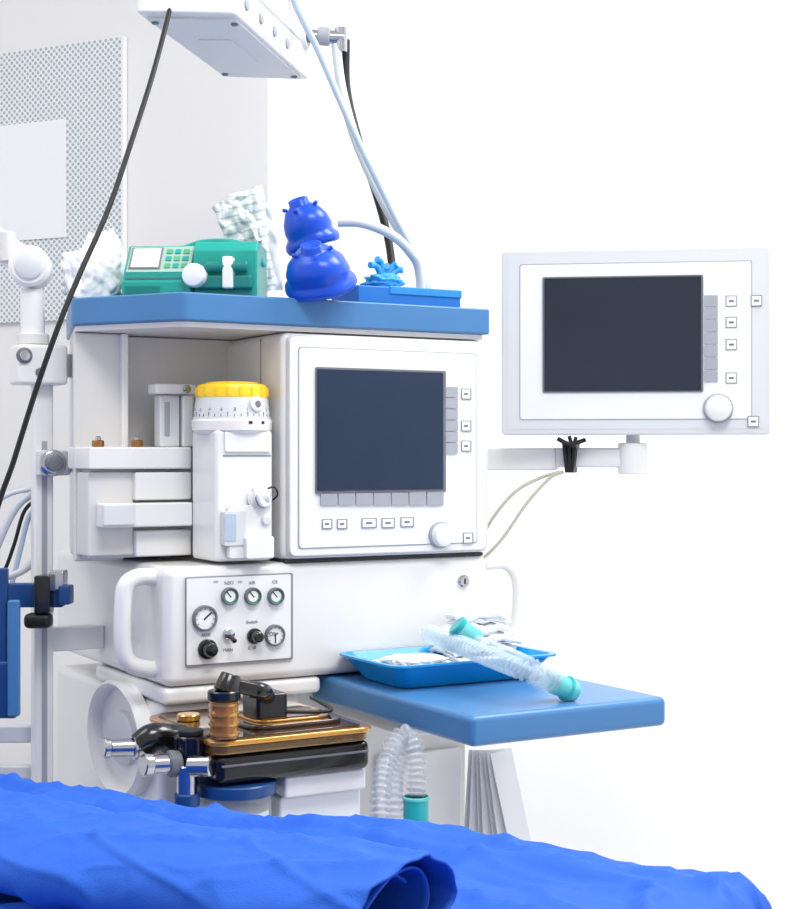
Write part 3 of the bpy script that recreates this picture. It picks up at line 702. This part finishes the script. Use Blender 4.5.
# arm
ag=Grp('monitor_support_arm',pw(560,458,2.47),space=W)
st=M@Vector((.516,.15,1.175)); en=pw(634,458,2.45)
d=(en-st);Lx=d.length
XA=Matrix.Translation(st)@Matrix.Rotation(math.atan2(d.y,d.x),4,'Z')
mid=Lx*.62
box(ag,'arm_beam_inner',(0,-.016,-.021),(mid,.016,.016),WHITE,.004,XA)
box(ag,'arm_beam_outer',(mid-.01,-.014,-.016),(Lx,.014,.016),WHITE,.004,XA)
cyl(ag,'arm_end_hub',pw(633,474,2.45),pw(633,443,2.45),.024,WHITE)
cyl(ag,'arm_swivel_post',pw(633,444,2.45),pw(633,434,2.45),.011,GREYW)
for i in range(3): 
    o_=Matrix.Translation(pw(567+i*4,457,2.462))@Matrix.Rotation(math.atan2(d.y,d.x),4,'Z')@Matrix.Rotation(math.radians(6*(i-1)),4,'Y')
    box(ag,'strap_%d'%i,(-.0028,-.019,-.025),(.0028,.019,.023),BLACKR,.001,o_)
sweep(ag,'strap_tail',[pw(558,439,2.44),pw(570,444,2.43),pw(585,440,2.44)],.0035,BLACKR,8)
sweep(ag,'strap_tail_2',[pw(569,436,2.43),pw(573,446,2.43),pw(576,437,2.43)],.003,BLACKR,8)
hose('monitor_signal_cable',[(560,472,2.46),(540,478,2.47),(515,492,2.48),(495,515,2.5),(480,540,2.54)],.0028,CREAM)
hose('monitor_signal_cable',[(563,472,2.45),(550,478,2.46),(527,503,2.47),(505,535,2.49),(490,552,2.51),(478,562,2.54)],.0028,CREAM)

# ================= OPERATING TABLE + DRAPES
ta=math.radians(-27); xa=Vector((math.cos(ta),math.sin(ta),0)); ya=Vector((-math.sin(ta),math.cos(ta),0))
HA,HB=.95,.25; ZT=.822
corner=Vector((.325,1.315,0)); tcn=corner-xa*HA-ya*HB
XT=Matrix.Translation(tcn)@Matrix.Rotation(ta,4,'Z')
tg=Grp('operating_table',(0,0,0),space=XT)
box(tg,'mattress',(-HA+.03,-HB+.03,ZT-.09),(HA-.04,HB-.04,ZT-.022),BLACKR,.02)
box(tg,'table_frame',(-HA+.04,-HB+.04,ZT-.13),(HA-.05,HB-.05,ZT-.091),STEEL,.005)
box(tg,'lift_column',(-.16,-.13,.10),(.16,.13,ZT-.131),STEEL,.02)
box(tg,'base',(-.55,-.22,.0),(.45,.22,.10),MGREY,.03)
dg=Grp('surgical_drape',(0,0,ZT),space=XT)
RR=.04
def ridge(a,b,s,sharp=2.4): return max(0,1-abs(noise.noise(Vector((a,b,s))))*sharp)**3
def fold(d_):
    if d_<=0: return d_,0
    if d_<RR*math.pi/2: a=d_/RR; return RR*math.sin(a),-RR*(1-math.cos(a))
    e=d_-RR*math.pi/2; return RR+.10*e,-RR-e
NA,NB=440,200; ov=.36
vs=[];fs=[]
for i in range(NA+1):
    for j in range(NB+1):
        a=-(HA+ov)+2*(HA+ov)*i/NA; bq=-(HB+ov)+2*(HB+ov)*j/NB
        sa=1 if a>0 else -1; sb=1 if bq>0 else -1
        h0=HA-RR; h1=HB-RR
        xa_,da=fold(abs(a)-h0); yb_,db=fold(abs(bq)-h1)
        X_=sa*(h0+xa_); Y_=sb*(h1+yb_); dz=min(da,db)
        if da<0 and db<0: dz=-(abs(da)**1.6+abs(db)**1.6)**(1/1.6)*.9
        wx=a+.05*noise.noise(Vector((a*6,bq*6,3))); wy=bq+.05*noise.noise(Vector((a*6,bq*6,8)))
        w=noise.noise(Vector((a*2.2,bq*5,1)))*.006+noise.noise(Vector((a*5+bq*4,bq*9-a*2,4)))*.005
        w+=ridge(wx*2.5+wy*2.5,wy*10-wx*1.0,9,3)*.011
        w+=ridge(wx*5-wy*4,wy*13+wx*2,19,3)*.008
        w+=ridge(wx*9+wy*9,wy*18-wx*7,29,3)*.0045
        w+=ridge(wx*22-wy*6,wy*26+wx*11,39,3)*.0015
        out=min(1,max(0,-dz/.06))
        vs.append((X_+sa*out*.03*noise.noise(Vector((bq*9,a*3,2))) if da<0 else X_, Y_+sb*out*.035*noise.noise(Vector((a*9,bq*3,5))) if db<0 else Y_, ZT+dz+w*(1-.5*out)))
for i in range(NA):
    for j in range(NB):
        k0=i*(NB+1)+j; fs.append((k0,k0+NB+1,k0+NB+2,k0+1))
mk(dg,'drape_cloth',vs,fs,DRAPE,smooth=True,ang=180)
# rolled drape on top
r0=Vector((.020,1.065,0)); rdv=Vector((-.83,.557,0)).normalized(); rn=Vector((-rdv.y,rdv.x,0))
if rn.y>0: rn=-rn
rg_=Grp('rolled_surgical_drape',(r0.x-.3,r0.y+.2,ZT),space=W)
vs=[];fs=[];NS,NT=320,300;LR=1.25;turns=2.6
for i in range(NS+1):
    s_=LR*i/NS
    for j in range(NT+1):
        th=turns*2*math.pi*j/NT
        k_=1-.20*th/(2*math.pi)
        tpr=min(1,s_/.35)
        hw=.070+.008*noise.noise(Vector((s_*3,1,2)))+.016*tpr; hh=.0335-.007*tpr+.003*noise.noise(Vector((s_*4,7,2)))
        ce=math.cos(th-math.pi*.35); se=math.sin(th-math.pi*.35)
        x=hw*k_*math.copysign(abs(ce)**.9,ce); z=hh*k_*math.copysign(abs(se)**.9,se)
        wd=1.0 if th<6.0 else max(.15,1-(th-6.0)*1.2)
        wr=noise.noise(Vector((s_*7+x*9,x*14,z*14+3)))*.004+ridge(s_*5-x*10,x*12+s_*2,z*9,3)*.006+ridge(s_*10+x*20,x*16,z*12+5,3)*.0045+ridge(s_*20-x*26,x*30+s_*8,z*12+15,3)*.0022
        wr*=wd
        endv=s_+(.012*noise.noise(Vector((j*.03,3,1)))+.012*(th/(2*math.pi)))*(1-s_/LR)
        pnt=r0+rdv*endv+rn*(x+wr*ce+.012)+Vector((0,0,ZT+.010+hh+z+wr*.8*se))
        vs.append(pnt)
for i in range(NS):
    for j in range(NT):
        k0=i*(NT+1)+j; fs.append((k0,k0+NT+1,k0+NT+2,k0+1))
mk(rg_,'rolled_cloth',vs,fs,DRAPE,smooth=True,ang=180,solid=.002)

# ================= LIGHTS
def area(name,loc,size,energy,rot=(0,0,0),col=(1,1,1)):
    l=bpy.data.lights.new(name,'AREA'); l.shape='RECTANGLE'; l.size=size[0]; l.size_y=size[1]; l.energy=energy; l.color=col
    o=bpy.data.objects.new(name,l); sc.collection.objects.link(o); o.location=loc; o.rotation_euler=rot
area('ceiling_light_panel_front',(.3,.7,2.95),(1.0,.8),44,col=(1,.995,.98))
area('ceiling_light_panel_back',(1.2,2.3,2.95),(1.0,1.0),52,col=(1,.995,.98))
area('ceiling_light_panel_left',(-1.6,1.9,2.95),(1.0,1.0),16,col=(1,.995,.98))
w=bpy.data.worlds.new('World'); sc.world=w; w.use_nodes=True
w.node_tree.nodes['Background'].inputs[0].default_value=(1,.99,.972,1); w.node_tree.nodes['Background'].inputs[1].default_value=.78

cam=bpy.data.cameras.new('camera'); cam.sensor_fit='HORIZONTAL'; cam.sensor_width=36; cam.lens=F/800*36; cam.clip_start=.05
co=bpy.data.objects.new('camera',cam); sc.collection.objects.link(co); co.location=C; co.rotation_euler=(math.radians(90),0,0)
sc.camera=co
